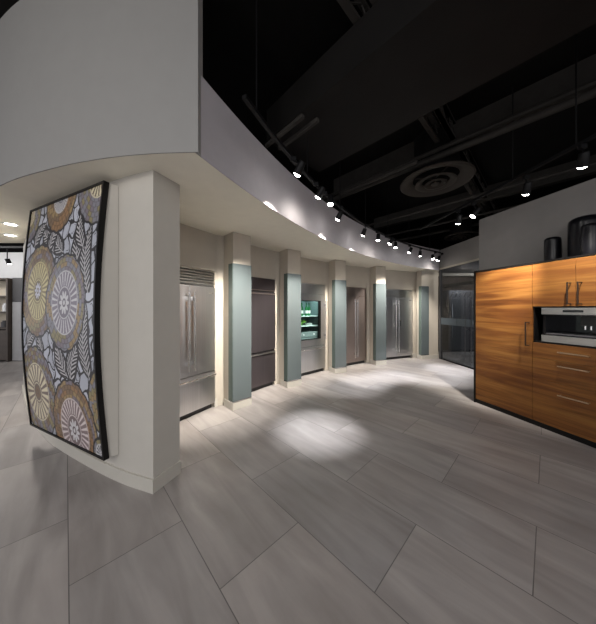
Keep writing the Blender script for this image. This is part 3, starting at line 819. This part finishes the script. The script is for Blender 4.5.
# black ceramic vessels on top
def vessel(px_l, px_r, ptop, dep, label):
    # stands on the cabinet top, `dep` metres behind the front
    Q = P0+ncab*dep
    def hit(px):
        k = rx(px); tt = (k*Q.y-Q.x)/(dcab.x-k*dcab.y); return Q+dcab*tt
    c = hit((px_l+px_r)/2)
    r = (px_r-px_l)/241*c.y/2*.80
    h = (308.6-ptop)/241*c.y+CAMH-HT
    p = [(0, 0), (r*.94, 0), (r*.98, .01)]
    rb = min(r*.6, .09)
    p += [(r*1.01, h*.3), (r, h-rb)] + [(r-rb+rb*math.cos(x), h-rb*.7+rb*.7*math.sin(x)) for x in (.4, .8, 1.15, 1.4, PI/2)] + [(0, h)]
    o = MB().lathe(p, 48).build('ceramic_vessel', M['ceramic'], smooth=True)
    o.location = (c.x, c.y, HT+.001); tag(o, label, 'vase', 'black ceramic vessels on the cabinet')
    return o
vessel(544.8, 560.3, 237.5, .34, 'small black domed ceramic vessel standing alone on the cabinet top')
vessel(570.5, 602, 216.8, .42, 'tallest black domed ceramic vessel, at the back of the pair on the cabinet')
vessel(582.5, 600, 223.8, .155, 'mid sized black domed ceramic vessel in front of the tallest one')

# ------------------------------------------------------------------ black ceiling services
ud = Vector((-.694, .720)).normalized(); vd = Vector((.720, .694)).normalized()
def cpt(px, py, z): Y = (z-CAMH)*241/(308.6-py); return Vector(((px-298)/241*Y, Y))
def along(o_, z, s0, s1): return [Vector((*(o_+ud*s0), z)), Vector((*(o_+ud*s1), z))]
rb_ = math.atan2(ud.y, ud.x)
def beam(name, px, py, z, s0, s1, w, h, mat, label, cat, d=ud, grp=None):
    o_ = cpt(px, py, z); R_ = math.atan2(d.y, d.x)
    m = MB().box(s0, s1, -w/2, w/2, 0, h)
    o = m.build(name, M[mat]); o.location = (o_.x, o_.y, z); o.rotation_euler = (0, 0, R_); tag(o, label, cat, grp); return o
o = beam('air_duct', 293, 160, 3.62, -6.0, -.05, .98, .38, 'duct', 'wide dark rectangular air duct under the black ceiling', 'duct')
def pipe(px, py, z, s0, s1, r, label, d=ud, mat='black2'):
    o_ = cpt(px, py, z); m = MB(); m.cyl((s0, 0, 0), (s1, 0, 0), r, 16)
    o = m.build('ceiling_pipe', M[mat], smooth=True); o.location = (o_.x, o_.y, z); o.rotation_euler = (0, 0, math.atan2(d.y, d.x)); tag(o, label, 'pipe', 'pipes under the black ceiling')
pipe(450, 144.5, 3.90, -6, 3.2, .030, 'upper pipe of the pair running above the round diffuser')
pipe(452, 151, 3.80, -6, 3.2, .045, 'thick lower pipe of the pair running above the round diffuser')
pipe(385, 175, 3.72, -.5, .9, .03, 'short thin pipe between the duct and the diffuser')
pipe(450, 203, 3.78, -6, 2.6, .03, 'pipe running just behind the round diffuser')
pipe(452, 221, 3.88, -6, 2.2, .03, 'dark pipe passing behind the two bright spotlights')
pipe(440, 232, 3.95, -6, 1.5, .04, 'farthest dark pipe near the second diffuser')
beam('ceiling_beam', 390, 172, 3.98, -7, 1.2, .14, .30, 'black2', 'nearer black beam running toward the curved fascia', 'beam', grp='black ceiling beams')
beam('ceiling_beam', 450, 210, 3.98, -7, 2.0, .14, .30, 'black2', 'farther black beam running toward the far corner', 'beam', grp='black ceiling beams')
jl = 'black open web joist crossing the ceiling'
def joist(px, py, z, s0, s1, label):
    o_ = cpt(px, py, z); m = MB()
    m.box(s0, s1, -.03, .03, 0, .03); m.box(s0, s1, -.03, .03, .22, .25)
    n_ = int((s1-s0)/.25)
    for i in range(n_):
        xa = s0+i*.25; m.cyl((xa, 0, .02 if i % 2 else .23), (xa+.25, 0, .23 if i % 2 else .02), .009, 6)
    o = m.build('ceiling_joist', M['black2']); o.location = (o_.x, o_.y, z); o.rotation_euler = (0, 0, math.atan2(vd.y, vd.x)); tag(o, label, 'joist', 'open web joists')
joist(428, 129, 4.02, -4.2, 5, 'open web joist crossing the ceiling nearest the camera')
joist(470, 170, 4.02, -4.8, 4, 'open web joist crossing above the large round diffuser')
joist(490, 205, 4.02, -4.8, 3, 'open web joist crossing farthest from the camera')
# slotted strut frame above the near end of the track
t = None
for i, (px, py, lb) in enumerate([(283, 134, 'short slotted strut near the fascia, lower of two'), (297, 137, 'short slotted strut near the fascia, upper of two')]):
    beam('strut_channel', px, py, 3.40, -.30, .30, .035, .035, 'black2', lb, 'strut', ud, 'strut channels')

def round_diffuser(px, py, z, R, label):
    c = cpt(px, py, z)
    t = empty('round_diffuser', label, 'air diffuser', (c.x, c.y, z), 0, 'round ceiling diffusers')
    MB().lathe([(R*.62, .05), (R*.80, .0), (R*.97, -.015), (R, 0), (R*.97, .02), (R*.80, .03), (R*.64, .07)], 64, closed=True).build('outer_ring', M['diff'], t, smooth=True)
    MB().lathe([(R*.36, .0), (R*.50, -.035), (R*.56, -.03), (R*.55, -.015), (R*.40, .03)], 56, closed=True).build('middle_ring', M['diff'], t, smooth=True)
    MB().lathe([(R*.16, -.02), (R*.27, -.055), (R*.31, -.05), (R*.30, -.035), (R*.18, .0)], 48, closed=True).build('inner_ring', M['diff'], t, smooth=True)
    MB().lathe([(0, -.06), (R*.10, -.055), (R*.12, -.04), (0, -.03)], 32).build('centre_cone', M['diff'], t, smooth=True)
    MB().lathe([(0, .08), (R*.62, .08), (R*.62, CEIL-z-.002), (0, CEIL-z-.002)], 48).build('neck', M['black'], t, smooth=True)
    s_ = MB(); s_.box(-R*.62, R*.62, -.012, .012, .035, .05); s_.box(-.012, .012, -R*.62, R*.62, .0505, .065); s_.cyl((0, 0, -.035), (0, 0, .05), .01); s_.build('support_bar', M['black2'], t)
    return t
round_diffuser(435.5, 181.5, 3.60, .53, 'large round bronze ceiling diffuser with concentric rings')
round_diffuser(461, 236.5, 3.60, .42, 'smaller round ceiling diffuser partly hidden behind the grey wall')

# ------------------------------------------------------------------ track lighting
def track_obj(pts, z, label):
    m = MB()
    P = [Vector(p) for p in pts]; q = offset_poly(P, .036)
    m.strip(P, q, z, z+.03)
    t = empty('lighting_track', label, 'track', (0, 0, 0))
    m.build('rail', M['trackm'], t)
    for i in range(1, len(P), max(1, len(P)//6)):
        c = (P[i]+q[i])/2
        dq = c-cpt(293, 160, 3.62); inside = abs(dq.dot(vd)) < .52 and -6.02 < dq.dot(ud) < -.03
        if any((c-cpt(*k)).length < .66 for k in ((435.5, 181.5, 3.60), (461, 236.5, 3.60))): continue
        MB().cyl((c.x, c.y, z+.031), (c.x, c.y, 3.618 if inside else CEIL-.002), .006, 8).build('hanger_rod', M['trackm'], t)
    return t
TZ = 3.13
track_r = R2-.37
track_obj(arcpts(C2, track_r+.018, ang(Vector((-.25, 1.75)), C2), ang(Vector((4.0, 6.95)), C2), 40), TZ, 'curved black lighting track following the fascia')
hr = [(458.3, 222.3), (473.5, 215.5), (526, 192.5), (582.5, 165)]
HZ = 2.93
q0 = cpt(458.3, 222.3, HZ); q1 = cpt(582.5, 165, HZ)
dt_ = (q1-q0).normalized(); qo = Vector((-dt_.y, dt_.x))*.018
track_obj([q0-dt_*1.0-qo+(q1-q0)*k/6+(dt_*2.2)*k/6 for k in range(7)], TZ, 'straight black lighting track in front of the wooden cabinets')

def head(pos, target, label, grp, energy, size=1.2, blend=.7, color=(1, .96, .92), trackp=None, rad=.04):
    p = Vector(pos); tg = Vector(target); d = (tg-p).normalized()
    root = empty('track_spotlight', label, 'spotlight', p, 0, grp)
    q = d.to_track_quat('Z', 'Y').to_matrix().to_4x4()
    MB().lathe([(0, -.115), (.030, -.115), (.036, -.105), (.040, -.03), (.044, .0), (.044, .012), (.040, .012), (.039, 0), (.0, -.001)], 28, q).build('lamp_head', M['trackm'], root, smooth=True)
    MB().lathe([(0, .002), (.038, .002), (.038, .008), (.033, .020), (.022, .029), (.010, .033), (0, .034)], 28, q).build('lens', M['lens'], root)
    tp = Vector((*(trackp or (p.x, p.y)), TZ))-p
    m = MB(); back = q @ Vector((0, 0, -.06)); m.tube([back+Vector((0, 0, .03)), Vector((tp.x, tp.y, tp.z-.045))], .007, 8)
    m.box(tp.x-.03, tp.x+.03, tp.y-.017, tp.y+.017, tp.z-.045, tp.z-.0005, .003); m.build('bracket', M['trackm'], root)
    l = bpy.data.lights.new('spot', 'SPOT'); l.energy = energy; l.spot_size = size; l.spot_blend = blend; l.shadow_soft_size = rad; l.color = color
    lo = bpy.data.objects.new('spot_lamp', l); COL.objects.link(lo); lo.parent = root
    lo.location = d*.085; lo.rotation_euler = d.to_track_quat('-Z', 'Y').to_euler()
    return root
hp = [(297.7, 173), (318.5, 196), (330.3, 203.5), (338, 218.5), (363, 234.6), (378, 239.5), (390, 243), (395.5, 247), (409.5, 252), (420, 255), (433, 258.5), (438, 260)]
def wt(i, z=1.1, da=0.): p = pol(fr[i][0]+da, R1); return (p.x, p.y, z)
FLC = (.97, .97, 1.)
E = 1.0
ST = [-(f_[1]+.10/R1) for f_ in fr]
tg = [wt(0, .8, ST[0]), wt(1, .9, .04), (.25, 3.1, 0), wt(1, .8, ST[1]), wt(2, .8, ST[2]), (1.5, 5.2, 0), wt(2, .6, -.05), (2.1, 5.5, 0), wt(3, .8, ST[3]), wt(4, .8, ST[4]), (3.95, 6.1, 0), wt(4, .8, -.05)]
en = [470, 6, 330, 340, 330, 270, 5, 320, 260, 230, 330, 3]
sz = [1.08, 2.7, .48, 1.02, 1.02, .5, 2.7, .5, 1.1, 1.0, .6, 2.7]
side = ['first', 'second', 'third', 'fourth', 'fifth', 'sixth', 'seventh', 'eighth', 'ninth', 'tenth', 'eleventh', 'twelfth']
for i, (px, py) in enumerate(hp):
    z = 2.95
    p = cpt(px, py, z)
    th = ang(p, C2); tpt = pol(th, track_r, C2)
    head((p.x, p.y, z), tg[i], 'small black track spotlight below the curved track, %s from the left' % side[i], 'track spotlights along the curved fascia', en[i], sz[i],
         1., (1, .93, .84) if tg[i][2] > 0 else FLC, (tpt.x, tpt.y))
# right hand track
tg2 = [(3.06, 5.8, 0.), (.9, 4.9, 0.), None, None]
la = ['track spotlight over the aisle, left of the bright pair by the grey wall', 'bright track spotlight just left of the grey wall corner', 'track spotlight in front of the grey wall above the tall cupboard', 'track spotlight at the right edge above the ceramic vessels']
for i, (px, py) in enumerate(hr):
    p = cpt(px, py, HZ)
    if i == 2: tgt = P0+dcab*.45; tgt = (tgt.x, tgt.y, 1.85)
    elif i == 3: tgt = P0+dcab*1.12; tgt = (tgt.x, tgt.y, 1.85)
    else: tgt = tg2[i]
    head((p.x, p.y, HZ), tgt, la[i], 'track spotlights by the wooden cabinets', [400, 230, 310, 150][i], [.75, .5, .85, .9][i], .9, (1, .93, .84) if i > 1 else FLC)
# far left hanging spot
t = empty('track_spotlight', 'black spotlight hanging in front of the far white wall', 'spotlight', (-8.0, 6.63, 2.92))
MB().cyl((0, 0, 0), (.0, .05, -.13), .05, 20).build('lamp_head', M['trackm'], t, smooth=True)
MB().cyl((.0, .052, -.131), (0, .054, -.136), .042, 20).build('lens', M['lens'], t)
MB().cyl((0, 0, 0.001), (0, 0, .30), .010, 8).build('bracket', M['trackm'], t)
rail = MB().box(-12, -6.5, 6.60, 6.66, 3.2215, 3.26).build('lighting_track', M['trackm']); tag(rail, 'black lighting track in front of the far white wall', 'track')
for x in (-11, -7): MB().cyl((x, 6.63, 3.261), (x, 6.63, CEIL-.002), .006, 8).build('hanger_rod', M['trackm'], rail)
def area(name, loc, rot, sx, sy, e, colr=(1, .95, .88)):
    l = bpy.data.lights.new(name, 'AREA'); l.shape = 'RECTANGLE'; l.size = sx; l.size_y = sy; l.energy = e; l.color = colr
    o = bpy.data.objects.new(name, l); COL.objects.link(o); o.location = loc; o.rotation_euler = rot; return o
def lamp_pt(name, loc, e, r=.15, colr=(1, .95, .88)):
    l = bpy.data.lights.new(name, 'POINT'); l.energy = e; l.shadow_soft_size = r; l.color = colr
    o = bpy.data.objects.new(name, l); COL.objects.link(o); o.location = loc; return o
# unseen point lamps added as ambient fill, behind and left of the viewpoint
lamp_pt('showroom_fill', (-2.6, -1.4, 3.3), 60, .3)
lamp_pt('showroom_fill', (1.6, -1.8, 3.3), 25, .3)
lamp_pt('far_room_fill', (-9.0, 5.6, 3.2), 60, .3, (1, .98, .96))  # unseen fill for the far left room, no fixture modelled
lamp_pt('far_room_fill', (-6.5, 6.0, 3.2), 20, .3, (1, .98, .96))
lamp_pt('inner_room_fill', (6.6, 7.2, 2.6), 50, .15)  # unseen lamp added to brighten the room behind the glass

# ------------------------------------------------------------------ world, camera
w = bpy.data.worlds.new('World'); sc.world = w; w.use_nodes = True
w.node_tree.nodes['Background'].inputs['Color'].default_value = (.95, .95, 1, 1)
w.node_tree.nodes['Background'].inputs['Strength'].default_value = .62
cam = bpy.data.cameras.new('camera'); co = bpy.data.objects.new('camera', cam); COL.objects.link(co)
co.location = (0, 0, CAMH); co.rotation_euler = (PI/2, 0, 0)
cam.sensor_fit = 'HORIZONTAL'; cam.sensor_width = 36; cam.lens = 36*241/596
cam.shift_y = -(312-308.6)/596; cam.clip_start = .05; cam.clip_end = 60
sc.camera = co
sc.view_settings.view_transform = 'Standard'; sc.view_settings.look = 'None'; sc.view_settings.gamma = 1
sc.view_settings.use_curve_mapping = False; sc.view_settings.exposure = .97
